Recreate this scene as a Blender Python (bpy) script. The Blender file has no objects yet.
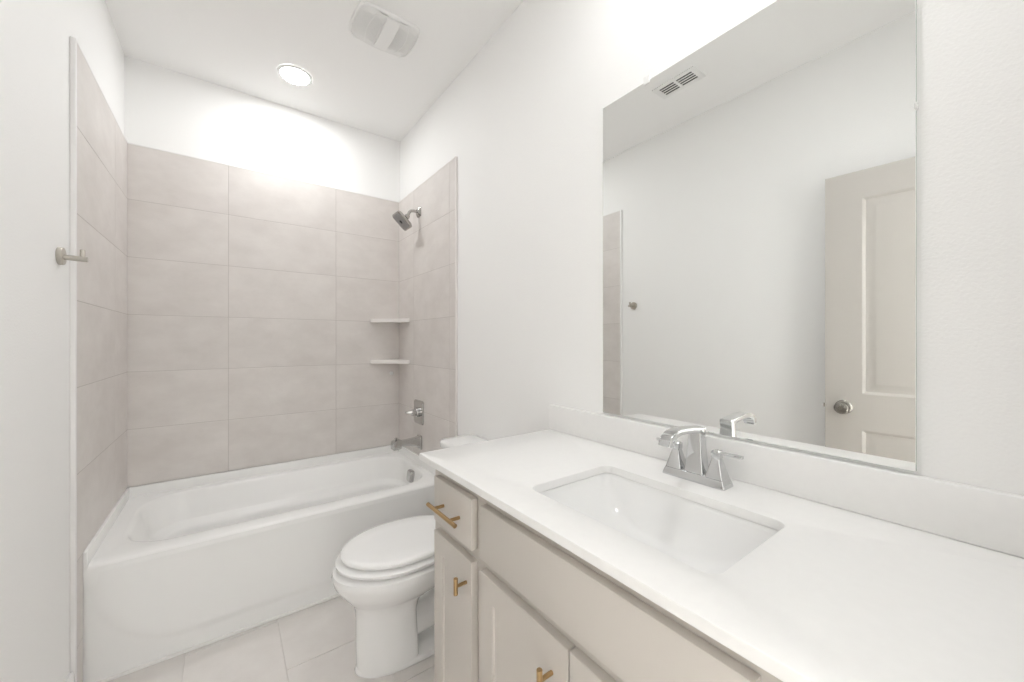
import bpy, bmesh, math
from mathutils import Vector, Matrix
PI = math.pi
scene = bpy.context.scene
C = scene.collection

# ------------------------------------------------------------------ camera, world, exposure
cam_data = bpy.data.cameras.new('camera')
cam_data.sensor_width = 36.0
cam_data.lens = 385.65 / 1024 * 36.0
cam_data.clip_start = 0.01
cam = bpy.data.objects.new('camera', cam_data)
cam.location = (0, 0, 1.25)
cam.rotation_euler = (PI / 2, 0, math.radians(-36.537))
C.objects.link(cam)
scene.camera = cam
world = bpy.data.worlds.new('world')
world.use_nodes = True
world.node_tree.nodes['Background'].inputs[0].default_value = (0.95, 0.97, 1.0, 1)
world.node_tree.nodes['Background'].inputs[1].default_value = 0.6
scene.world = world
scene.view_settings.view_transform = 'Standard'
scene.view_settings.look = 'None'
scene.view_settings.gamma = 1.0
scene.view_settings.use_curve_mapping = False
scene.view_settings.exposure = 0.08
scene.cycles.max_bounces = 16
scene.cycles.diffuse_bounces = 10
scene.cycles.glossy_bounces = 8
scene.cycles.use_denoising = True
TUB_LAMP, VANITY_LAMP, HALL_FILL = 128.0, 112.0, 1240.0  # the hall one is an added fill for overall brightness

# ------------------------------------------------------------------ main measures (metres)
XL, XR = -0.410, 1.0236          # tile faces
WL, WR = -0.423, 1.0356          # painted wall faces
YB = 2.781                       # back tile face
WB = 2.793                       # back wall face
WF = -0.12                       # front (door) wall face
ZC = 2.726                       # ceiling
TT, TB = 2.270, 0.494            # tile top / tub lip top
TYL, TYR = 1.932, 1.906          # where the tile ends on the left / right wall

# ------------------------------------------------------------------ materials
def new_mat(name):
    m = bpy.data.materials.new(name); m.use_nodes = True
    return m, m.node_tree.nodes, m.node_tree.links, m.node_tree.nodes['Principled BSDF']

def mat(name, col, rough=0.5, metal=0.0, bump=0.0, bscale=200.0, coat=0.0, vary=0.0, vscale=6.0, spec=0.5):
    m, n, l, b = new_mat(name)
    b.inputs['Base Color'].default_value = (*col, 1)
    b.inputs['Roughness'].default_value = rough
    b.inputs['Metallic'].default_value = metal
    b.inputs['Coat Weight'].default_value = coat
    b.inputs['Specular IOR Level'].default_value = spec
    geo = n.new('ShaderNodeNewGeometry')
    if bump:
        t = n.new('ShaderNodeTexNoise'); t.inputs['Scale'].default_value = bscale; t.inputs['Detail'].default_value = 3
        l.new(geo.outputs['Position'], t.inputs['Vector'])
        bp = n.new('ShaderNodeBump'); bp.inputs['Strength'].default_value = bump; bp.inputs['Distance'].default_value = 0.002
        l.new(t.outputs['Fac'], bp.inputs['Height']); l.new(bp.outputs['Normal'], b.inputs['Normal'])
    if vary:
        t = n.new('ShaderNodeTexNoise'); t.inputs['Scale'].default_value = vscale; t.inputs['Detail'].default_value = 5
        l.new(geo.outputs['Position'], t.inputs['Vector'])
        r = n.new('ShaderNodeValToRGB')
        r.color_ramp.elements[0].position = 0.3; r.color_ramp.elements[1].position = 0.7
        r.color_ramp.elements[0].color = (*[c * (1 - vary) for c in col], 1)
        r.color_ramp.elements[1].color = (*[min(1, c * (1 + vary)) for c in col], 1)
        l.new(t.outputs['Fac'], r.inputs['Fac']); l.new(r.outputs['Color'], b.inputs['Base Color'])
    return m

def stone_tile(name, c0, c1, rough, stretch):
    m, n, l, b = new_mat(name)
    geo = n.new('ShaderNodeNewGeometry')
    mp = n.new('ShaderNodeMapping'); mp.inputs['Scale'].default_value = stretch
    add = n.new('ShaderNodeVectorMath'); add.operation = 'ADD'
    mul = n.new('ShaderNodeMath'); mul.operation = 'MULTIPLY'; mul.inputs[1].default_value = 37.0
    l.new(geo.outputs['Random Per Island'], mul.inputs[0])
    l.new(geo.outputs['Position'], add.inputs[0]); l.new(mul.outputs[0], add.inputs[1])
    l.new(add.outputs[0], mp.inputs['Vector'])
    t = n.new('ShaderNodeTexNoise'); t.inputs['Scale'].default_value = 5; t.inputs['Detail'].default_value = 8; t.inputs['Roughness'].default_value = 0.62
    l.new(mp.outputs[0], t.inputs['Vector'])
    r = n.new('ShaderNodeValToRGB')
    r.color_ramp.elements[0].position = 0.33; r.color_ramp.elements[1].position = 0.68
    r.color_ramp.elements[0].color = (*c0, 1); r.color_ramp.elements[1].color = (*c1, 1)
    l.new(t.outputs['Fac'], r.inputs['Fac'])
    mx = n.new('ShaderNodeMixRGB'); mx.blend_type = 'MULTIPLY'; mx.inputs['Fac'].default_value = 1
    mr = n.new('ShaderNodeMapRange'); mr.inputs['To Min'].default_value = 0.965; mr.inputs['To Max'].default_value = 1.0
    l.new(geo.outputs['Random Per Island'], mr.inputs['Value'])
    l.new(r.outputs['Color'], mx.inputs['Color1']); l.new(mr.outputs[0], mx.inputs['Color2'])
    l.new(mx.outputs[0], b.inputs['Base Color'])
    b.inputs['Roughness'].default_value = rough
    bp = n.new('ShaderNodeBump'); bp.inputs['Strength'].default_value = 0.06; bp.inputs['Distance'].default_value = 0.002
    l.new(t.outputs['Fac'], bp.inputs['Height']); l.new(bp.outputs['Normal'], b.inputs['Normal'])
    return m

def emit(name, col, s):
    m, n, l, b = new_mat(name)
    b.inputs['Base Color'].default_value = (0.9, 0.9, 0.9, 1)
    b.inputs['Emission Color'].default_value = (*col, 1)
    b.inputs['Emission Strength'].default_value = s
    return m

M_PAINT = mat('wall_paint', (0.89, 0.888, 0.88), 0.6, bump=0.35, bscale=170)
M_CEIL = mat('ceiling_paint', (0.90, 0.898, 0.89), 0.75, bump=0.25, bscale=150)
M_TRIM = mat('trim_paint', (0.84, 0.835, 0.82), 0.4)
M_TILE = stone_tile('wall_tile', (0.655, 0.617, 0.59), (0.735, 0.70, 0.674), 0.42, (1, 1, 1.6))
M_GROUT = mat('wall_grout', (0.54, 0.505, 0.48), 0.9)
M_FTILE = stone_tile('floor_tile', (0.74, 0.705, 0.68), (0.81, 0.78, 0.755), 0.4, (1, 1, 1))
M_FGROUT = mat('floor_grout', (0.72, 0.69, 0.665), 0.9)
M_EDGE = mat('tile_edge_white', (0.82, 0.81, 0.80), 0.35)
M_TUB = mat('tub_acrylic', (0.89, 0.89, 0.88), 0.27)
M_PORC = mat('porcelain', (0.88, 0.88, 0.875), 0.08, coat=0.5)
M_SEAT = mat('seat_plastic', (0.90, 0.90, 0.895), 0.18)
M_QUARTZ = mat('white_quartz', (0.86, 0.855, 0.845), 0.28, vary=0.008, vscale=60)
M_CAB = mat('cabinet_paint', (0.58, 0.545, 0.505), 0.4)
M_CABIN = mat('cabinet_shadow_gap', (0.46, 0.43, 0.38), 0.6)
M_DOOR = mat('door_paint', (0.505, 0.48, 0.447), 0.4)
M_BRASS = mat('brushed_brass', (0.47, 0.325, 0.165), 0.3, 1.0)
M_CHROME = mat('chrome', (0.66, 0.665, 0.67), 0.05, 1.0)
M_NICKEL = mat('brushed_nickel', (0.54, 0.51, 0.46), 0.28, 1.0)
M_BRUSH = mat('satin_nickel', (0.50, 0.485, 0.46), 0.2, 1.0)
M_KNOB = mat('aged_nickel', (0.30, 0.285, 0.26), 0.2, 1.0)
M_SATIN = mat('satin_chrome', (0.58, 0.575, 0.565), 0.10, 1.0)
M_DARK = mat('dark_hole', (0.04, 0.04, 0.04), 0.6)
M_NOZZLE = mat('spray_face_grey', (0.36, 0.355, 0.35), 0.4, 0.6)
M_MIRROR = mat('mirror_silver', (0.90, 0.91, 0.90), 0.0, 1.0)
M_GEDGE = mat('glass_edge', (0.75, 0.79, 0.77), 0.1)
M_PLAST = mat('white_plastic', (0.84, 0.84, 0.83), 0.35)
M_FANBACK = mat('fan_louvre_grey', (0.81, 0.81, 0.80), 0.7)
M_CLEAR = mat('clear_clip_plastic', (0.86, 0.86, 0.85), 0.15)
M_CAULK = mat('caulk', (0.86, 0.85, 0.83), 0.5)
M_LAMP_TUB = emit('tub_lamp_lens', (0.974, 0.985, 0.993), TUB_LAMP)
M_LAMP_VAN = emit('vanity_lamp_lens', (0.974, 0.985, 0.993), VANITY_LAMP)
M_HALL_FILL = emit('hall_fill_lens', (0.974, 0.985, 0.993), HALL_FILL)

# ------------------------------------------------------------------ builders
ORG = {}
def org(o): return ORG.get(o.name, Vector((0, 0, 0))) if o else Vector((0, 0, 0))

class MB:
    """collects shapes (authored in room coordinates) into one mesh"""
    def __init__(s): s.bm = bmesh.new(); s.mi = 0
    def _merge(s, t):
        for f in t.faces: f.material_index = s.mi
        me = bpy.data.meshes.new('t'); t.to_mesh(me); t.free(); s.bm.from_mesh(me); bpy.data.meshes.remove(me)
    def box(s, x0, x1, y0, y1, z0, z1, bev=0.0, seg=2):
        t = bmesh.new(); bmesh.ops.create_cube(t, size=1)
        for v in t.verts:
            v.co = Vector((x0 + (v.co.x + .5) * (x1 - x0), y0 + (v.co.y + .5) * (y1 - y0), z0 + (v.co.z + .5) * (z1 - z0)))
        if bev: bmesh.ops.bevel(t, geom=list(t.edges), offset=bev, segments=seg, profile=.5, affect='EDGES')
        s._merge(t); return s
    def loft(s, rings, cap0=False, cap1=False, close=False, tri=False):
        t = bmesh.new(); R = [[t.verts.new(p) for p in r] for r in rings]; n = len(R[0])
        pairs = list(zip(R[:-1], R[1:])) + ([(R[-1], R[0])] if close else [])
        for a, b in pairs:
            for i in range(n): t.faces.new((a[i], a[(i + 1) % n], b[(i + 1) % n], b[i]))
        if cap0: t.faces.new(list(reversed(R[0])))
        if cap1: t.faces.new(R[-1])
        bmesh.ops.recalc_face_normals(t, faces=t.faces)
        s._merge(t); return s
    def tube(s, path, r, n=14, cap=True):
        P = [Vector(p) for p in path]; rad = r if isinstance(r, (list, tuple)) else [r] * len(P); rings = []
        up = Vector((0, 0, 1)); prev = None
        for i, p in enumerate(P):
            d = (P[min(i + 1, len(P) - 1)] - P[max(i - 1, 0)]).normalized()
            if prev is None:
                a = d.cross(up) if abs(d.dot(up)) < .95 else d.cross(Vector((1, 0, 0)))
            else: a = prev - d * prev.dot(d)
            a.normalize(); b = d.cross(a); prev = a
            rings.append([p + (a * math.cos(2 * PI * k / n) + b * math.sin(2 * PI * k / n)) * rad[i] for k in range(n)])
        return s.loft(rings, cap, cap)
    def cyl(s, p0, p1, r, n=24, bev=0.0):
        p0, p1 = Vector(p0), Vector(p1); d = (p1 - p0).normalized()
        if bev: return s.tube([p0, p0 + d * bev * .02, p0 + d * bev, p1 - d * bev, p1 - d * bev * .02, p1], [r - bev, r - bev * .7, r, r, r - bev * .7, r - bev], n)
        return s.tube([p0, p1], r, n)
    def frame(s, o, e1, e2, rings):
        """rings: list of (points2d, height) lofted along e1 x e2 normal from origin o"""
        o, e1, e2 = Vector(o), Vector(e1), Vector(e2); nn = e1.cross(e2)
        return s.loft([[o + e1 * a + e2 * b + nn * h for a, b in pts] for pts, h in rings], True, True)
    def build(s, name, mats, parent=None, ang=32, origin=None, mods=None):
        mats = mats if isinstance(mats, (list, tuple)) else [mats]
        me = bpy.data.meshes.new(name)
        base = org(parent) if parent else Vector(origin or (0, 0, 0))
        for v in s.bm.verts: v.co -= base
        s.bm.to_mesh(me); s.bm.free()
        for m in mats: me.materials.append(m)
        for p in me.polygons: p.use_smooth = True
        me.set_sharp_from_angle(angle=math.radians(ang))
        o = bpy.data.objects.new(name, me); C.objects.link(o)
        if parent: o.parent = parent
        else: o.location = base
        ORG[o.name] = base.copy()
        return o

def rrect(x0, x1, y0, y1, r, z=None, seg=8, side=6):
    pts = []
    cs = [((x1 - r, y0 + r), -PI / 2), ((x1 - r, y1 - r), 0), ((x0 + r, y1 - r), PI / 2), ((x0 + r, y0 + r), PI)]
    for i, ((cx, cy), a0) in enumerate(cs):
        arc = [(cx + r * math.cos(a0 + PI / 2 * k / seg), cy + r * math.sin(a0 + PI / 2 * k / seg)) for k in range(seg + 1)]
        pts += arc
        (nx, ny), na = cs[(i + 1) % 4]
        s0 = arc[-1]; s1 = (nx + r * math.cos(na), ny + r * math.sin(na))
        pts += [(s0[0] + (s1[0] - s0[0]) * k / side, s0[1] + (s1[1] - s0[1]) * k / side) for k in range(1, side)]
    return pts if z is None else [Vector((a, b, z)) for a, b in pts]

def thing(name, label, cat, loc, group=None):
    o = bpy.data.objects.new(name, None); C.objects.link(o); o.location = loc; o.empty_display_size = 0.05
    ORG[o.name] = Vector(loc); o['label'] = label; o['category'] = cat
    if group: o['group'] = group
    return o
def tag(o, label, cat, group=None):
    o['label'] = label; o['category'] = cat
    if group: o['group'] = group
    return o
def struct(o): o['kind'] = 'structure'; return o
def dup_part(p, parent, off, children=True):
    c = p.copy(); C.objects.link(c); c.parent = parent; c.location = p.location + Vector(off)
    for ch in list(p.children):
        d = ch.copy(); C.objects.link(d); d.parent = c
    return c

# ------------------------------------------------------------------ the room shell
HY = -1.45                                                   # hall far wall
m = MB(); m.mi = 1; m.box(-1.0, 1.6, HY - .1, WB + .1, -.08, -.003)   # grout bed
m.mi = 0
fx, fy, x0f, y0f = 0.3155, 0.631, 0.1836, 1.687
for i in range(-4, 5):
    for j in range(-6, 3):
        a, b = x0f + i * fx, y0f + j * fy + (0 if i % 2 == 0 else fy / 2)
        m.box(max(a, -1.0) + .0015, min(a + fx, 1.6) - .0015, max(b, HY) + .0015, min(b + fy, WB) - .0015, -.01, 0, .001, 1) if a < 1.6 and a + fx > -1.0 and b < WB and b + fy > HY else None
struct(m.build('floor', [M_FTILE, M_FGROUT]))
struct(MB().box(-1.0, 1.6, HY - .1, WB + .1, ZC, ZC + .1).build('ceiling', M_CEIL))
wall_l = struct(MB().box(WL - .1, WL, WF - .1, WB + .1, 0, ZC).build('wall_left', M_PAINT))
wall_r = struct(MB().box(WR, WR + .1, WF - .1, WB + .1, 0, ZC).build('wall_right', M_PAINT))
wall_b = struct(MB().box(WL, WR, WB, WB + .1, 0, ZC).build('wall_back', M_PAINT))
DX0, DX1, DZ = -.352, .376, 2.05                             # door opening
m = MB(); m.box(WL, DX0 - .02, WF - .1, WF, 0, ZC); m.box(DX1 + .02, WR, WF - .1, WF, 0, ZC); m.box(DX0 - .02, DX1 + .02, WF - .1, WF, DZ + .02, ZC)
struct(m.build('wall_front', M_PAINT))
m = MB()
m.box(DX0 - .02, DX0, WF - .11, WF + .01, 0, DZ, .002); m.box(DX1, DX1 + .02, WF - .11, WF + .01, 0, DZ, .002); m.box(DX0 - .02, DX1 + .02, WF - .11, WF + .01, DZ, DZ + .02, .002)
m.box(DX0 - .06, DX0 - .006, WF, WF + .015, 0, DZ + .06, .003); m.box(DX1 + .006, DX1 + .065, WF, WF + .015, 0, DZ + .06, .003); m.box(DX0 - .006, DX1 + .006, WF, WF + .015, DZ + .006, DZ + .06, .003)
struct(m.build('trim_1', M_TRIM))
struct(MB().box(-1.0, 1.6, HY - .1, HY, 0, ZC).build('wall_hall', M_PAINT))
struct(MB().box(-1.1, -1.0, HY - .1, WF, 0, ZC).build('wall_hall_left', M_PAINT))
struct(MB().box(1.6, 1.7, HY - .1, WF, 0, ZC).build('wall_hall_right', M_PAINT))
m = MB(); m.box(-1.0, WL - .1, WF - .1, WF, 0, ZC); m.box(WR + .1, 1.6, WF - .1, WF, 0, ZC)
struct(m.build('wall_hall_front', M_PAINT))
struct(MB().box(WL, WL + .012, WF + .02, TYL - .012, 0, .14, .004).build('baseboard_left', M_TRIM))
struct(MB().box(WR - .012, WR, 1.105, TYR - .002, 0, .14, .004).build('baseboard_right', M_TRIM))

# ------------------------------------------------------------------ tile surround
ROW = 0.298
G = 0.0013
def tiles(axis, face, back, cuts, zlo):
    """axis 'x': panel on the back wall (cuts along x); 'y': panel on a side wall (cuts along y)"""
    m = MB(); m.mi = 1
    lo, hi = cuts[0], cuts[-1]
    d = 0.0009 if face > back else -0.0009
    def slab(a, b, p, q, f):
        u, v = min(back, f), max(back, f)
        return (a, b, u, v, p, q) if axis == 'x' else (u, v, a, b, p, q)
    m.box(*slab(lo, hi, zlo, TT, face - d))
    m.mi = 0
    zs = [TB + ROW * k for k in range(0, 6)] + [TT]
    while zs[0] > zlo + .001: zs.insert(0, max(zlo, zs[0] - ROW))
    for a, b in zip(cuts[:-1], cuts[1:]):
        for p, q in zip(zs[:-1], zs[1:]):
            m.box(*slab(a + (G if a != lo else 0), b - (G if b != hi else 0), p + G, q - (G if q < TT - .001 else 0), face), .0008, 1)
    return m
tb = tiles('x', YB, WB, [XL, .0095, .591, XR], TB).build('tile_panel', [M_TILE, M_GROUT], wall_b)
tl = tiles('y', XL, WL, [TYL + .003, 2.507, WB], TB)
tl.mi = 1; tl.box(WL, XL - .0009, TYL + .003, 2.0155, 0, TB + .001)
tl.mi = 0; tl.box(WL, XL, TYL + .003, 2.0155, TB - ROW + G, TB - G, .0008, 1); tl.box(WL, XL, TYL + .003, 2.0155, 0, TB - ROW - G, .0008, 1)
tl = tl.build('tile_panel', [M_TILE, M_GROUT], wall_l)
tr = tiles('y', XR, WR, [TYR + .003, 1.981, 2.507, WB], TB)
tr.mi = 1; tr.box(XR + .0009, WR, TYR + .003, 2.0155, 0, TB + .001)
tr.mi = 0; tr.box(XR, WR, TYR + .003, 2.0155, TB - ROW + G, TB - G, .0008, 1); tr.box(XR, WR, TYR + .003, 2.0155, 0, TB - ROW - G, .0008, 1)
tr = tr.build('tile_panel', [M_TILE, M_GROUT], wall_r)
m = MB(); m.box(WL, XL + .0012, TYL - .006, TYL + .008, 0, TT + .006, .0015); m.box(WL, XL + .0008, TYL, WB, TT, TT + .006, .001)
m.build('edge_trim', M_EDGE, wall_l)
m = MB(); m.box(XR - .0012, WR, TYR - .0005, TYR + .003, 0, TT + .006, .0012); m.box(XR - .0008, WR, TYR, WB, TT, TT + .006, .001)
m.build('edge_trim', mat('tile_edge_pale', (0.77, 0.74, 0.715), 0.4), wall_r)
MB().box(XL, XR, YB - .0008, WB, TT, TT + .006, .001).build('edge_trim', M_EDGE, wall_b)

# ------------------------------------------------------------------ bathtub
YF = 2.017
tub = thing('bathtub', 'white alcove bathtub with a plain apron between the tiled walls', 'bathtub', (.308, 2.4, 0))
def R(x0, x1, y0, y1, r, z): return rrect(x0, x1, y0, y1, r, z, seg=12, side=14)
TX0, TX1 = WL + .003, WR - .003
rings = [R(TX0, TX1, YF + .004, YB - .001, .003, .36), R(TX0, TX1, YF, YB - .001, .003, .425), R(TX0, TX1, YF + .004, YB - .001, .003, .435),
         R(TX0, TX1, YF + .014, YB - .001, .004, .441),
         R(-.347, .982, 2.092, 2.722, .18, .443), R(-.338, .975, 2.101, 2.714, .175, .441), R(-.331, .970, 2.108, 2.706, .17, .434), R(-.325, .966, 2.114, 2.699, .168, .42),
         R(-.300, .952, 2.14, 2.655, .15, .345), R(-.292, .947, 2.148, 2.642, .145, .317), R(-.288, .945, 2.152, 2.635, .14, .311), R(-.255, .932, 2.182, 2.602, .13, .294), R(-.248, .928, 2.188, 2.594, .125, .288), R(-.244, .925, 2.192, 2.590, .12, .275),
         R(-.17, .90, 2.215, 2.57, .12, .15), R(-.13, .885, 2.235, 2.555, .12, .105), R(-.09, .865, 2.26, 2.53, .11, .085), R(0, .80, 2.32, 2.47, .06, .080)]
m = MB(); m.loft(rings, False, True)
# three sided lip against the tiles
for (a, b, c, d) in ((TX0, XL + .010, YF + .001, YB - .001), (XR - .010, TX1, YF + .001, YB - .001), (TX0, TX1, YB - .011, YB - .001)):
    m.box(a, b, c, d, .425, TB - .0005, .003, 3)
m.build('basin', M_TUB, tub, ang=40)
# apron with a softly embossed panel
m = MB(); nx, nz = 90, 36; t = m.bm; V = []
def sst(a, b, x):
    x = max(0, min(1, (x - a) / (b - a))); return x * x * (3 - 2 * x)
for j in range(nz + 1):
    row = []
    for i in range(nx + 1):
        x = TX0 + (TX1 - TX0) * i / nx; z = .012 + (.43 - .012) * j / nz
        dl = min(x - XL, XR - x); r = .12
        dx, dz = dl - .02 - (.15 * (1 - sst(0, .33, z))), z - .085
        dist = min(dx, dz) if dx > r or dz > r else r - math.hypot(max(0, r - dx), max(0, r - dz))
        e = sst(-.008, .012, dist)
        row.append(t.verts.new((x, YF + .008 - .0055 * e - .002 * sst(.36, .43, z), z)))
    V.append(row)
for j in range(nz):
    for i in range(nx): t.faces.new((V[j][i], V[j][i + 1], V[j + 1][i + 1], V[j + 1][i]))
back = [t.verts.new((p.co.x, p.co.y + .03, p.co.z)) for p in V[0]]
for i in range(nx): t.faces.new((V[0][i], back[i], back[i + 1], V[0][i + 1]))
m.build('apron', M_TUB, tub, ang=40)
MB().box(TX0 + .001, TX1 - .001, YF + .001, YF + .03, 0.0005, .013, .003).build('floor_caulk', M_CAULK, tub)
# overflow plate on the drain end
m = MB(); oc = Vector((.956, 2.372, .385)); e2 = Vector((.12, 0, 1)).normalized(); e1 = Vector((0, 1, 0))
sq = lambda a, b, r: rrect(-a, a, -b, b, r, seg=6, side=2)
m.frame(oc, e2, e1, [(sq(.036, .034, .016), -.004), (sq(.037, .035, .016), .010), (sq(.034, .032, .015), .019), (sq(.030, .028, .014), .022)])
m.build('overflow_cover', M_SATIN, tub)
m = MB(); m.cyl((.79, 2.40, .079), (.79, 2.40, .086), .034, 32, .002); m.cyl((.79, 2.40, .085), (.79, 2.40, .094), .022, 32, .002)
m.build('drain', M_CHROME, tub)

# ------------------------------------------------------------------ tub spout, valve, shower head
sp = thing('tub_spout', 'square chrome tub spout above the drain end of the tub', 'tub spout', (XR, 2.39, .59))
m = MB(); P = lambda x, hy, z0, z1, r: [Vector((x, 2.39 + a, b)) for a, b in rrect(-hy, hy, z0, z1, r, seg=4, side=2)]
m.loft([P(XR - .0005, .030, .543, .633, .006), P(XR - .010, .030, .543, .633, .006), P(XR - .014, .026, .549, .627, .006), P(.99, .024, .566, .622, .006), P(.93, .022, .580, .617, .006), P(.885, .022, .586, .617, .006)], True, True)
m.build('spout_body', M_SATIN, sp)
m = MB(); m.loft([P(.889, .024, .569, .624, .007), P(.872, .026, .566, .625, .007), P(.840, .026, .566, .621, .008), P(.834, .022, .570, .615, .008)], True, True)
m.build('spout_tip', M_SATIN, sp)
m = MB(); m.cyl((.860, 2.39, .620), (.860, 2.39, .632), .005, 14); m.cyl((.860, 2.39, .631), (.860, 2.39, .639), .009, 18, .003)
m.build('diverter_knob', M_SATIN, sp)

va = thing('shower_valve', 'chrome lever valve with a tall rounded plate on the tile above the tub spout', 'shower valve', (XR, 2.405, .782))
m = MB(); m.frame((XR - .0005, 2.405, .782), (0, 0, 1), (0, 1, 0), [(sq(.078, .072, .018), 0), (sq(.078, .072, .018), .006), (sq(.074, .068, .016), .010)])
m.build('valve_plate', M_SATIN, va)
m = MB(); m.cyl((XR - .009, 2.405, .782), (XR - .030, 2.405, .782), .030, 32, .004); m.cyl((XR - .028, 2.405, .782), (XR - .056, 2.405, .782), .022, 32, .004)
m.build('valve_hub', M_SATIN, va)
m = MB(); m.loft([[Vector((x, 2.405 + dy + a, .786 + b)) for a, b in rrect(-hw, hw, -hh, hh, .004, seg=4, side=2)] for x, dy, hw, hh in ((XR - .050, 0, .014, .012), (XR - .064, .003, .011, .010), (XR - .078, .006, .0085, .008), (XR - .092, .010, .008, .007))], True, True)
m.build('valve_lever', M_SATIN, va)

sh = thing('wall_shower', 'square chrome shower head on a bent arm high on the tile', 'shower head', (XR, 2.406, 2.098))
m = MB(); m.frame((XR - .0005, 2.406, 2.098), (0, 0, 1), (0, 1, 0), [(sq(.030, .030, .008), 0), (sq(.030, .030, .008), .004), (sq(.022, .022, .01), .014), (sq(.014, .014, .008), .020)])
m.build('arm_flange', M_BRUSH, sh)
A = math.radians(44); hc = Vector((.905, 2.406, 2.019)); n_ = Vector((-math.sin(A), 0, -math.cos(A)))
j0 = hc - n_ * .052
path = [(XR - .01, 2.406, 2.098), (XR - .04, 2.406, 2.099), (XR - .058, 2.406, 2.096), (XR - .070, 2.406, 2.086), tuple(j0 + n_ * -.006), tuple(j0)]
MB().tube(path, .0095, 16).build('shower_arm', M_BRUSH, sh)
m = MB(); e1 = Vector((0, 1, 0)); e2 = Vector((math.cos(A), 0, -math.sin(A)))
if e1.cross(e2).dot(n_) < 0: e1 = -e1
m.frame(hc, e1, e2, [(sq(.013, .013, .012), -.060), (sq(.018, .018, .017), -.048), (sq(.017, .017, .016), -.036), (sq(.026, .026, .02), -.026), (sq(.056, .058, .022), -.012), (sq(.060, .063, .022), -.006), (sq(.060, .063, .022), .004), (sq(.057, .060, .021), .007)])
hd = m.build('head_body', M_BRUSH, sh)
m = MB(); m.frame(hc, e1, e2, [(sq(.051, .054, .018), .0065), (sq(.051, .054, .018), .0085), (sq(.049, .052, .017), .0092)])
m.mi = 0
for i in range(-3, 4):
    for k in range(-3, 4):
        if abs(i) + abs(k) > 1:
            c = hc + e1 * (i * .0135) + e2 * (k * .0142); m.cyl(c + n_ * .009, c + n_ * .0115, .0028, 8)
sf = m.build('spray_face', M_NOZZLE, sh)
m = MB(); m.cyl(hc + n_ * .009, hc + n_ * .0108, .012, 20, .001); m.build('face_centre', M_DARK, sh)

# ------------------------------------------------------------------ corner shelves, small white knob
def shelf_mb(zt):
    m = MB(); L = .208; th = .024; c = (XR, YB); pts = []
    base = [(c[0] - .0006, c[1] - .0006), (c[0] - L, c[1] - .0006), (c[0] - L, c[1] - .016)]
    for k in range(0, 9):
        f = k / 8; x = c[0] - L + .006 + (L - .022) * f; y = c[1] - .022 - (L - .028) * f
        bow = .006 * math.sin(PI * f); pts.append((x - bow * .7, y - bow * .7))
    base += pts + [(c[0] - .012, c[1] - L), (c[0] - .0006, c[1] - L)]
    mid = Vector((sum(p[0] for p in base) / len(base), sum(p[1] for p in base) / len(base)))
    ring = lambda z, s: [Vector((mid.x + (x - mid.x) * s, mid.y + (y - mid.y) * s, z)) for x, y in base]
    m.loft([ring(zt - th, .985), ring(zt - th + .003, 1), ring(zt - .003, 1), ring(zt, .985)], True, True)
    return m
M_SHELF = mat('shelf_stone', (0.78, 0.755, 0.73), 0.35)
s1 = tag(shelf_mb(1.406).build('corner_shelf', M_SHELF, origin=(XR - .07, YB - .07, 1.382)), 'upper pale corner shelf in the tiled shower corner', 'shelf', 'tiled corner shelves')
s2 = s1.copy(); C.objects.link(s2); s2.location.z = 1.092
s2['label'] = 'lower pale corner shelf with a small white knob beneath it'
m = MB(); m.cyl((.967, YB + .0005, 1.016), (.967, YB - .004, 1.016), .015, 20, .002); m.cyl((.967, YB - .003, 1.016), (.967, YB - .016, 1.016), .011, 18, .004)
tag(m.build('wall_plug', M_SEAT, origin=(.967, YB, 1.016)), 'tiny round white knob on the back tile under the lower shelf', 'plug')

# ------------------------------------------------------------------ robe hook on the left wall
hk = thing('robe_hook', 'brushed nickel robe hook on the white left wall before the tile', 'hook', (WL, 1.818, 1.517))
MB().cyl((WL - .0005, 1.818, 1.517), (WL + .012, 1.818, 1.517), .0275, 40, .0015).build('rosette', M_NICKEL, hk)
MB().cyl((WL + .010, 1.818, 1.5145), (WL + .064, 1.818, 1.5125), .0085, 24, .001).build('peg', M_NICKEL, hk)
MB().cyl((WL + .052, 1.818, 1.5155), (WL + .052, 1.818, 1.543), .0065, 20, .0012).build('upright_pin', M_NICKEL, hk)

# ------------------------------------------------------------------ toilet
TY = 1.516
to = thing('toilet', 'white elongated toilet with closed lid between vanity and bathtub', 'toilet', (.62, TY, 0))
def egg(xf, xb, hw, z, xm=None, n=48, pf=2.0, pb=2.0):
    """egg outline: xf front tip, xb back, widest at xm"""
    xm = xm if xm is not None else xf + (xb - xf) * .5
    out = []
    for k in range(n):
        a = 2 * PI * k / n; c, s = math.cos(a), math.sin(a)
        p = pf if c > 0 else pb
        cx = abs(c) ** (2 / p); sy = abs(s) ** (2 / p) * (1 if s >= 0 else -1)
        out.append(Vector((xm - cx * (xm - xf) if c > 0 else xm + cx * (xb - xm), TY + hw * sy, z)))
    return out
m = MB()
m.loft([egg(.394, .612, .092, .0006, .56, pb=6), egg(.394, .612, .092, .03, .56, pb=6), egg(.392, .608, .090, .12, .55, pb=6), egg(.392, .606, .090, .20, .54, pb=5),
        egg(.388, .625, .094, .245, .51, pb=4), egg(.372, .70, .117, .272, .54, pb=3), egg(.345, .77, .150, .305, .56, pb=2.6), egg(.318, .82, .173, .345, .56, pb=2.4), egg(.309, .835, .180, .378, .56, pb=2.4), egg(.313, .838, .179, .390, .56, pb=2.4), egg(.330, .83, .168, .398, .56, pb=2.4)], True, True)
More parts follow.
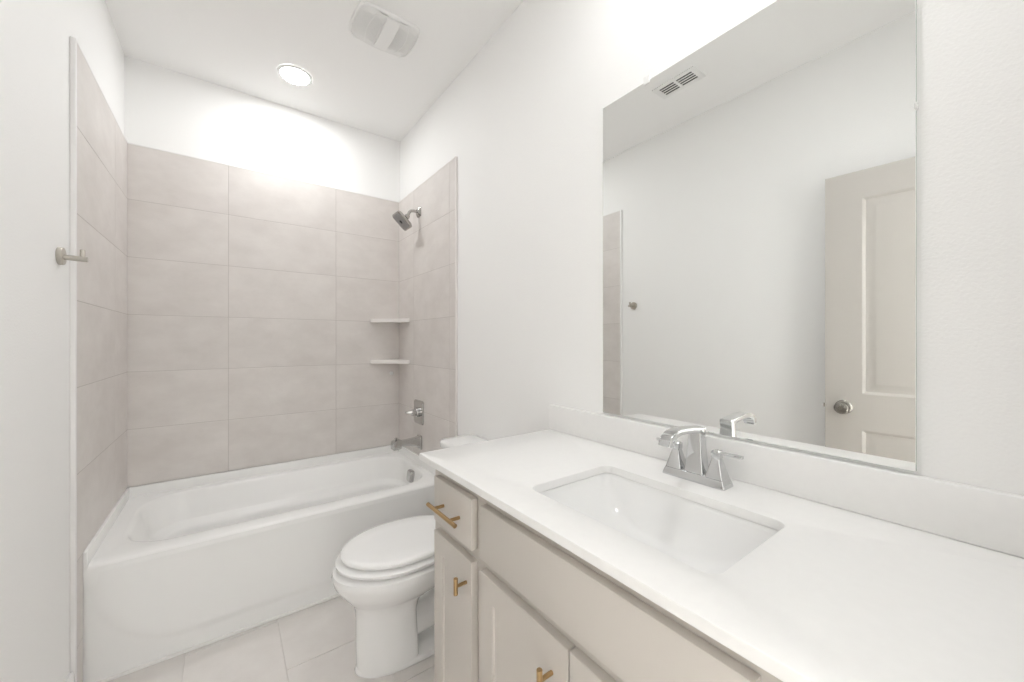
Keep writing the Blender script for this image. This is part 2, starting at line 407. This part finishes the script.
# foot flange and rear trapway
m.loft([egg(.390, .965, .096, .0006, .62, pb=4), egg(.388, .965, .098, .008, .62, pb=4), egg(.393, .955, .093, .022, .62, pb=4), egg(.403, .945, .07, .030, .62, pb=4)], True, True)
m.tube([(.55, TY, .13), (.62, TY, .11), (.70, TY, .12), (.77, TY, .18), (.83, TY, .24), (.90, TY, .22), (.93, TY, .05)], [.055, .060, .064, .066, .064, .06, .058], 20)
m.tube([(.50, TY, .25), (.64, TY, .30), (.84, TY, .33), (.94, TY, .37)], [.07, .085, .095, .09], 20)
m.box(.80, 1.02, TY - .105, TY + .105, .33, .404, .02, 4)
m.build('bowl', M_PORC, to, ang=45)
m = MB(); m.loft([egg(.345, .80, .160, .3985, .56, pb=2.5), egg(.340, .80, .163, .4115, .56, pb=2.5), egg(.324, .80, .180, .413, .56, pb=2.5), egg(.322, .80, .182, .422, .56, pb=2.5), egg(.328, .80, .176, .4275, .56, pb=2.5)], True, True)
m.build('seat', M_SEAT, to, ang=45)
m = MB(); m.loft([egg(.365, .81, .148, .4280, .565, pb=2.3), egg(.360, .81, .152, .4365, .565, pb=2.3), egg(.341, .81, .170, .4390, .565, pb=2.3), egg(.338, .81, .172, .447, .565, pb=2.3), egg(.343, .808, .168, .454, .565, pb=2.3), egg(.358, .80, .155, .4575, .565, pb=2.3), egg(.42, .76, .10, .460, .57, pb=2.3)], True, True)
m.build('lid', M_SEAT, to, ang=60)
for s in (-1, 1):
    m = MB(); m.cyl((.805, TY + s * .075 - .022, .432), (.805, TY + s * .075 + .022, .432), .013, 16, .002); m.build('seat_hinge', M_SEAT, to)
m = MB(); m.loft([rrect(.868, 1.022, TY - .17, TY + .17, .03, .40), rrect(.858, 1.024, TY - .19, TY + .19, .035, .44), rrect(.852, 1.026, TY - .205, TY + .205, .035, .60), rrect(.848, 1.028, TY - .212, TY + .212, .035, 0.7280)], True, True)
m.build('tank', M_PORC, to, ang=45)
m = MB(); m.loft([rrect(.846, 1.028, TY - .214, TY + .214, .035, 0.7285), rrect(.836, 1.031, TY - .229, TY + .229, .04, 0.7340), rrect(.834, 1.031, TY - .231, TY + .231, .04, 0.7560), rrect(.840, 1.029, TY - .226, TY + .226, .038, 0.7650), rrect(.855, 1.02, TY - .205, TY + .205, .035, 0.7680)], True, True)
m.build('tank_lid', M_PORC, to, ang=45)
m = MB(); m.cyl((.850, TY + .15, .675), (.836, TY + .15, .675), .013, 18, .002); m.tube([(.838, TY + .15, .675), (.833, TY + .12, .672), (.832, TY + .085, .667)], [.007, .006, .0075], 12)
m.build('flush_lever', M_CHROME, to)

# ------------------------------------------------------------------ vanity cabinet
KX, KY0, KY1, KZ = .520, -.105, 1.100, .8845
van = thing('vanity_cabinet', 'greige shaker vanity cabinet with brass pulls along the right wall', 'vanity cabinet', (.78, .5, 0))
m = MB(); m.box(KX, KX + .02, KY0, KY1, .10, KZ - .0008, .0008, 1)
for a, b in ((KY0, KY0 + .016), (.158, .174), (.830, .846), (KY1 - .016, KY1)): m.box(KX + .019, WR - .001, a, b, .10, KZ - .0008)
m.box(KX + .019, WR - .001, KY0, KY1, .10, .116); m.box(WR - .01, WR - .001, KY0, KY1, .10, KZ - .0008)
m.box(KX + .065, WR - .001, KY0, KY1, .0006, .101)
m.build('carcass', M_CAB, van)
FX = .500
def slab_front(y0, y1, z0, z1): return MB().box(FX, KX - .0005, y0, y1, z0, z1, .0014, 2)
def shaker(y0, y1, z0, z1, w=.058):
    m = MB(); rec = .006
    def ring(d, x): return [Vector((x, y0 + d, z0 + d)), Vector((x, y1 - d, z0 + d)), Vector((x, y1 - d, z1 - d)), Vector((x, y0 + d, z1 - d))]
    m.loft([ring(.0, KX - .0005), ring(0, FX + .0014), ring(.0014, FX), ring(w - .001, FX), ring(w, FX + .001), ring(w + .0015, FX + rec)], True, True)
    return m
DY0, DY1, DZ0, DZ1 = .8485, 1.066, .7165, .8465
drawer = slab_front(DY0, DY1, DZ0, DZ1).build('drawer', M_CAB, van)
def pull_mb(y, z):
    m = MB(); bx = FX - .032
    m.cyl((bx, y - .083, z), (bx, y + .083, z), .0058, 20, .0008)
    for s in (-1, 1): m.cyl((FX + .0005, y + s * .046, z), (bx, y + s * .046, z), .0046, 16)
    return m
dp = pull_mb((DY0 + DY1) / 2, .7785).build('drawer_pull', M_BRASS, drawer); dp['label'] = 'brass bar pull'
def knob_mb(y, z):
    m = MB(); bx = FX - .031
    m.cyl((bx, y, z - .021), (bx, y, z + .021), .0058, 20, .0008); m.cyl((FX + .0005, y, z), (bx, y, z), .0044, 16)
    return m
LZ0, LZ1 = .125, .6865
door_n = shaker(DY0, DY1, LZ0, LZ1, .056).build('cabinet_door', M_CAB, van, ang=15)
knob_mb(.8737, .625).build('door_knob', M_BRASS, door_n)
door_w = shaker(.504, .809, LZ0, LZ1).build('cabinet_door', M_CAB, van, ang=15)
knob_mb(.547, .6165).build('door_knob', M_BRASS, door_w)
door_w2 = shaker(.195, .500, LZ0, LZ1).build('cabinet_door', M_CAB, van, ang=15)
knob_mb(.457, .6165).build('door_knob', M_BRASS, door_w2)
slab_front(.195, .809, DZ0, DZ1).build('false_front', M_CAB, van)
off = (0, -.0625 - DY0, 0)
dup_part(drawer, van, off)
dup_part(door_n, van, off)

# countertop with the sink cut-out, backsplash
SX0, SX1, SY0, SY1 = .575, .856, .276, .709
CT = .9045
def S(d, r, z): return rrect(SX0 + d, SX1 - d, SY0 + d, SY1 - d, r, z, seg=8, side=10)
def O(d, z): return rrect(.478 + d, WR - .0006, -.118 + d, 1.1275 - d, .003, z, seg=8, side=10)
m = MB(); m.loft([S(0, .024, KZ), S(0, .024, CT - .003), S(-.001, .025, CT - .001), S(-.003, .027, CT), O(.003, CT), O(.001, CT - .001), O(0, CT - .003), O(0, KZ + .002), O(.002, KZ)], close=True)
tag(m.build('countertop', M_QUARTZ, origin=(.757, .5, KZ)), 'white quartz vanity top with a rectangular sink cut-out', 'countertop')
tag(MB().box(WR - .0205, WR - .0006, -.118, 1.1275, CT + .0004, 1.0007, .0022, 3).build('backsplash', M_QUARTZ, origin=(WR - .01, .5, CT)), 'low white quartz backsplash strip along the wall under the mirror', 'backsplash')

# undermount sink
snk = thing('sink', 'white rectangular undermount sink set in the quartz top', 'sink', (.7125, .496, .745))
DEP = .105
rings = [rrect(SX0 - .02, SX1 + .02, SY0 - .02, SY1 + .02, .05, KZ - .0165, 8, 10), rrect(SX0 - .02, SX1 + .02, SY0 - .02, SY1 + .02, .05, KZ - .001, 8, 10), rrect(SX0 - .004, SX1 + .004, SY0 - .004, SY1 + .004, .028, KZ - .001, 8, 10)]
cx, cy = (SX0 + SX1) / 2, (SY0 + SY1) / 2
NR = 16
def ring_t(t, ofs=0.0):
    th = t * PI / 2
    hl = (SY1 - SY0) / 2 + .001 - .135 * (1 - math.cos(th)) ** .95 + ofs        # long sloping ends
    hw = (SX1 - SX0) / 2 + .001 - .052 * t ** 1.3 - .02 * max(0, t - .8) * 5 * .8 + ofs
    z = KZ - .003 - DEP * math.sin(th) ** 1.05
    return rrect(cx - hw, cx + hw, cy - hl, cy + hl, min(.026 + .03 * t, hl * .8, hw * .8), z, 8, 10)
rings += [ring_t(k / NR) for k in range(NR + 1)]
# outside of the bowl
m = MB(); m.loft(rings, False, True)
outer = [rings[0]] + [[Vector((p.x, p.y, p.z - .012)) for p in ring_t(k / 8, .012)] for k in range(9)]
m.loft(outer, False, True)
m.build('basin', M_PORC, snk, ang=50)
zf = KZ - .003 - DEP
m = MB(); m.cyl((cx + .012, cy, zf), (cx + .012, cy, zf + .004), .032, 32, .0015); m.cyl((cx + .012, cy, zf + .003), (cx + .012, cy, zf + .009), .022, 28, .002)
m.build('drain', M_CHROME, snk)

# faucet
fa = thing('faucet', 'chrome two handle centerset faucet behind the sink', 'faucet', (.943, .5, CT))
F = lambda cx, cy, hx, hy, z, r=.003: rrect(cx - hx, cx + hx, cy - hy, cy + hy, r, z, 3, 1)
m = MB(); m.loft([F(.943, .5, .025, .078, CT + .0005), F(.943, .5, .025, .078, CT + .004), F(.943, .5, .020, .073, CT + .019), F(.943, .5, .018, .071, CT + .0205)], True, True)
m.build('base_plate', M_CHROME, fa)
zb = CT + .020
m = MB(); m.loft([F(.946, .5, .020, .0245, zb), F(.946, .5, .0185, .023, zb + .006), F(.946, .5, .015, .0185, zb + .05), F(.946, .5, .0138, .016, zb + .09), F(.946, .5, .0138, .0155, zb + .107)], True, True)
def W(x, z, hy, hz, tilt):
    ca, sa = math.cos(tilt), math.sin(tilt)
    return [Vector((x - sa * b, .5 + a, z + ca * b)) for a, b in rrect(-hy, hy, -hz, hz, .0025, seg=3, side=1)]
m.loft([W(.961, zb + .1035, .0150, .0075, .0), W(.945, zb + .1045, .0150, .0078, -.05), W(.915, zb + .1080, .0148, .0072, -.12), W(.880, zb + .1115, .0146, .0068, -.06), W(.850, zb + .1120, .0146, .0068, .10), W(.830, zb + .1080, .0148, .0075, .40), W(.817, zb + .1005, .0150, .0085, .85), W(.811, zb + .092, .0150, .0092, 1.15), W(.809, zb + .084, .0140, .0095, 1.35)], True, True)
m.build('spout', M_CHROME, fa)
for s in (-1, 1):
    y = .5 + s * .051
    m = MB(); m.loft([F(.943, y, .0205, .0205, zb), F(.943, y, .0195, .0195, zb + .004), F(.943, y, .010, .010, zb + .042), F(.943, y, .0092, .0092, zb + .045), F(.943, y, .0105, .0105, zb + .048), F(.943, y, .0105, .0105, zb + .061), F(.943, y, .008, .008, zb + .064)], True, True)
    h = m.build('handle', M_CHROME, fa)
    rings = [[Vector((.943 + a, y + s * d, zb + .0595 + b)) for a, b in rrect(-w, w, -.0032, .0032, .0015, seg=3, side=1)] for d, w in ((-.010, .007), (.0, .008), (.03, .0065), (.055, .0060), (.057, .005))]
    MB().loft(rings, True, True).build('lever', M_CHROME, h)

# ------------------------------------------------------------------ mirror
MY0, MY1, MZ0, MZ1 = .1285, .8696, 1.0076, 2.0409
mi = thing('wall_mirror', 'frameless rectangular wall mirror above the backsplash', 'mirror', (WR, (MY0 + MY1) / 2, MZ0))
m = MB(); m.box(WR - .006, WR - .0006, MY0, MY1, MZ0, MZ1, .0006, 1)
for v in m.bm.verts:
    if v.co.x < WR - .003: v.co.x -= .005 * (MY1 - v.co.y)      # its near edge stands a little further off the wall
g = m.build('mirror_glass', [M_GEDGE, M_MIRROR], mi)
for p in g.data.polygons:
    if p.normal.x < -.9: p.material_index = 1; p.use_smooth = False
def clip(y, z, vert):
    m = MB(); hy, hz = (.002, .007) if vert else (.010, .012)
    m.box(WR - .0105 - (.0035 if vert else 0), WR - .0005, y - hy, y + hy, z - hz, z + hz, .0025, 2)
    m.cyl((WR - .0095, y, z + (0 if vert else .005)), (WR - .0118, y, z + (0 if vert else .005)), .0032, 12)
    return m.build('mirror_clip', M_CLEAR, mi)
clip(.6994, MZ1 + .003, False)
clip(MY0 - .0005, 1.685, True)

# ------------------------------------------------------------------ ceiling: lights, fan, vent
def downlight(x, y, lab, lens_mat, rad=.088):
    t = thing('recessed_light', lab, 'ceiling light', (x, y, ZC), 'round recessed ceiling lights')
    m = MB(); n = 48
    ring = lambda r, z: [Vector((x + r * math.cos(2 * PI * k / n), y + r * math.sin(2 * PI * k / n), z)) for k in range(n)]
    m.loft([ring(rad, ZC - .0004), ring(rad, ZC - .003), ring(rad - .006, ZC - .007), ring(rad - .017, ZC - .006), ring(rad - .019, ZC - .002)])
    m.build('trim_ring', M_PLAST, t)
    m = MB(); m.loft([ring(rad - .0185, ZC - .0005), ring(rad - .0185, ZC - .004), ring(rad - .03, ZC - .005)], False, True)
    m.build('lens', lens_mat, t)
downlight(.307, 2.44, 'round lit recessed ceiling light over the bathtub', M_LAMP_TUB)
downlight(.70, .45, 'round recessed ceiling light above the vanity top and faucet', M_LAMP_VAN)
downlight(1.2, -.80, 'added unseen fill light on the hall ceiling beyond the open door', M_HALL_FILL)  # made-up fitting, out of view, added to send soft fill through the doorway

fan = thing('exhaust_fan', 'white rounded exhaust fan grille on the ceiling above the toilet', 'exhaust fan', (.605, 1.834, ZC))
fx0, fx1, fy0, fy1 = .474, .738, 1.716, 1.948
dome = lambda x, y: ZC - .012 - .016 * max(0, 1 - ((x - .605) / .131) ** 2)
def fr(d, z, bow=.016):
    out = []
    for p in rrect(fx0 + d, fx1 - d, fy0 + d, fy1 - d, .03, z, 8, 6):
        k = max(-1, min(1, (p.x - .605) / .131)); f = 1 - ((p.y - 1.834) / .112) ** 2
        out.append(Vector((p.x + bow * k * max(0, f), p.y, p.z)))
    return out
m = MB()
m.loft([fr(0, ZC - .0004), fr(0, ZC - .008), fr(.003, ZC - .014), fr(.007, ZC - .015), fr(.009, ZC - .008)])
def strip(xa, xb, bow, lift, y0=fy0 + .006, y1=fy1 - .006, th=.006):
    N = 16; rows = []
    for k in range(N + 1):
        f = k / N; y = y0 + (y1 - y0) * f; b = bow * math.sin(PI * f); xa_, xb_ = xa + b, xb + b
        za, zb_ = dome(xa_, y) - lift, dome(xb_, y) - lift
        e = .010 * (2 * f - 1) ** 4
        rows.append([Vector((xa_, y, za + e)), Vector((xb_, y, zb_ + e)), Vector((xb_, y, zb_ + th + e)), Vector((xa_, y, za + th + e))])
    m.loft(rows, True, True)
strip(.582, .641, 0, .002)
strip(.541, .545, -.018, .001); strip(.681, .685, .018, .001)
m.build('grille_frame', M_PLAST, fan)
m = MB()
N = 24; t = m.bm; V = [[t.verts.new((fx0 + .006 + (fx1 - fx0 - .012) * i / N + .016 * (2 * i / N - 1) * (1 - (j / 4 - 1) ** 2), fy0 + .006 + (fy1 - fy0 - .012) * j / 8, dome(fx0 + .006 + (fx1 - fx0 - .012) * i / N, 0) + .006)) for i in range(N + 1)] for j in range(9)]
for j in range(8):
    for i in range(N): t.faces.new((V[j][i], V[j + 1][i], V[j + 1][i + 1], V[j][i + 1]))
for k in range(46):
    x = fx0 + .012 + (fx1 - fx0 - .024) * k / 45
    if .578 < x < .645: continue
    sgn = -1 if x < .6 else 1
    strip(x - .0018, x + .0018, sgn * .014 * min(1, abs(x - .605) / .1), -.001, fy0 + .012, fy1 - .012, .008)
m.build('louvre', M_FANBACK, fan)

ve = thing('ceiling_vent', 'white two bank ceiling register seen in the mirror', 'vent', (-.015, 1.218, ZC))
vx, vy = -.015, 1.218
m = MB(); m.mi = 0
hx, hy = .066, .128
m.box(vx - hx, vx + hx, vy - hy, vy - .098, ZC - .006, ZC - .0004, .002); m.box(vx - hx, vx + hx, vy + .098, vy + hy, ZC - .006, ZC - .0004, .002)
m.box(vx - hx, vx - .042, vy - .10, vy + .10, ZC - .006, ZC - .0004, .002); m.box(vx + .042, vx + hx, vy - .10, vy + .10, ZC - .006, ZC - .0004, .002)
m.box(vx - .043, vx + .043, vy - .007, vy + .007, ZC - .007, ZC - .001, .001)
m.build('register_frame', M_PLAST, ve)
MB().box(vx - .043, vx + .043, vy - .099, vy + .099, ZC - .0012, ZC - .0004).build('duct_opening', M_DARK, ve)
m = MB()
for k in range(5):
    x = vx - .042 + .084 * k / 4
    for a, b in ((vy - .098, vy - .006), (vy + .006, vy + .098)):
        m.box(x - .0042, x + .0042, a, b, ZC - .0055, ZC - .0025, .001, 1)
m.build('louvre', M_PLAST, ve)

# ------------------------------------------------------------------ the bathroom door, open along the left wall
DW, DH, DT = .714, 2.032, .035
def door_mesh():
    m = MB()
    def face(x, sg):
        t = bmesh.new()
        panels = [(.115, DW - .135, 1.004, 1.914), (.115, DW - .135, .24, .837)]
        # stiles and rails
        def bx(y0, y1, z0, z1): m.box(min(x, x - sg * .012), max(x, x - sg * .012), y0, y1, z0, z1)
        ys = (0, .115, DW - .135, DW); zs = (.01, .24, .837, 1.004, 1.914, DH + .01)
        bx(ys[0], ys[1], zs[0], zs[5]); bx(ys[2], ys[3], zs[0], zs[5])
        for a, b in ((0, 1), (2, 3), (4, 5)): bx(ys[1], ys[2], zs[a], zs[b])
        for (a, b, c, d) in panels:
            rg = lambda q, h: [Vector((x - sg * h, a + q, c + q)), Vector((x - sg * h, b - q, c + q)), Vector((x - sg * h, b - q, d - q)), Vector((x - sg * h, a + q, d - q))]
            m.loft([rg(0, 0), rg(.004, .002), rg(.012, .009), rg(.020, .0105), rg(.026, .0105), rg(.044, .004), rg(.050, .0035)], False, True)
        t.free()
    m.box(-DT + .0125, -.0125, 0.0005, DW - .0005, .0105, DH + .0095)
    face(0, 1); face(-DT, -1)
    return m
door = struct(door_mesh().build('door_1', M_DOOR, ang=20))
def axis_lathe(prof, y, z, sg, base):
    m = MB(); n = 32
    m.loft([[Vector((base + sg * h, y + r * math.cos(2 * PI * k / n), z + r * math.sin(2 * PI * k / n))) for k in range(n)] for r, h in prof], True, True)
    return m
prof = [(.033, 0), (.033, .004), (.026, .009), (.013, .012), (.011, .028), (.016, .034), (.026, .042), (.0285, .052), (.026, .060), (.018, .065), (.010, .066), (.009, .0645)]
axis_lathe(prof, DW - .07, .937, 1, 0).build('door_knob', M_KNOB, door)
axis_lathe([(r, h * .9) for r, h in prof], DW - .07, .937, -1, -DT).build('door_knob', M_KNOB, door)
m = MB(); m.box(-.029, -.006, DW - .0008, DW + .0012, .91, .965, .0005, 1); m.box(-.024, -.011, DW, DW + .009, .928, .946, .001, 1)
m.build('latch_plate', M_BRUSH, door)
m = MB()
for z in (.25, 1.05, 1.85): m.cyl((.006, -.004, z - .045), (.006, -.004, z + .045), .006, 14)
m.build('hinge', M_BRUSH, door)
door.location = (-.352, -.094, 0)
door.rotation_euler = (0, 0, -math.atan2(.052, .712))
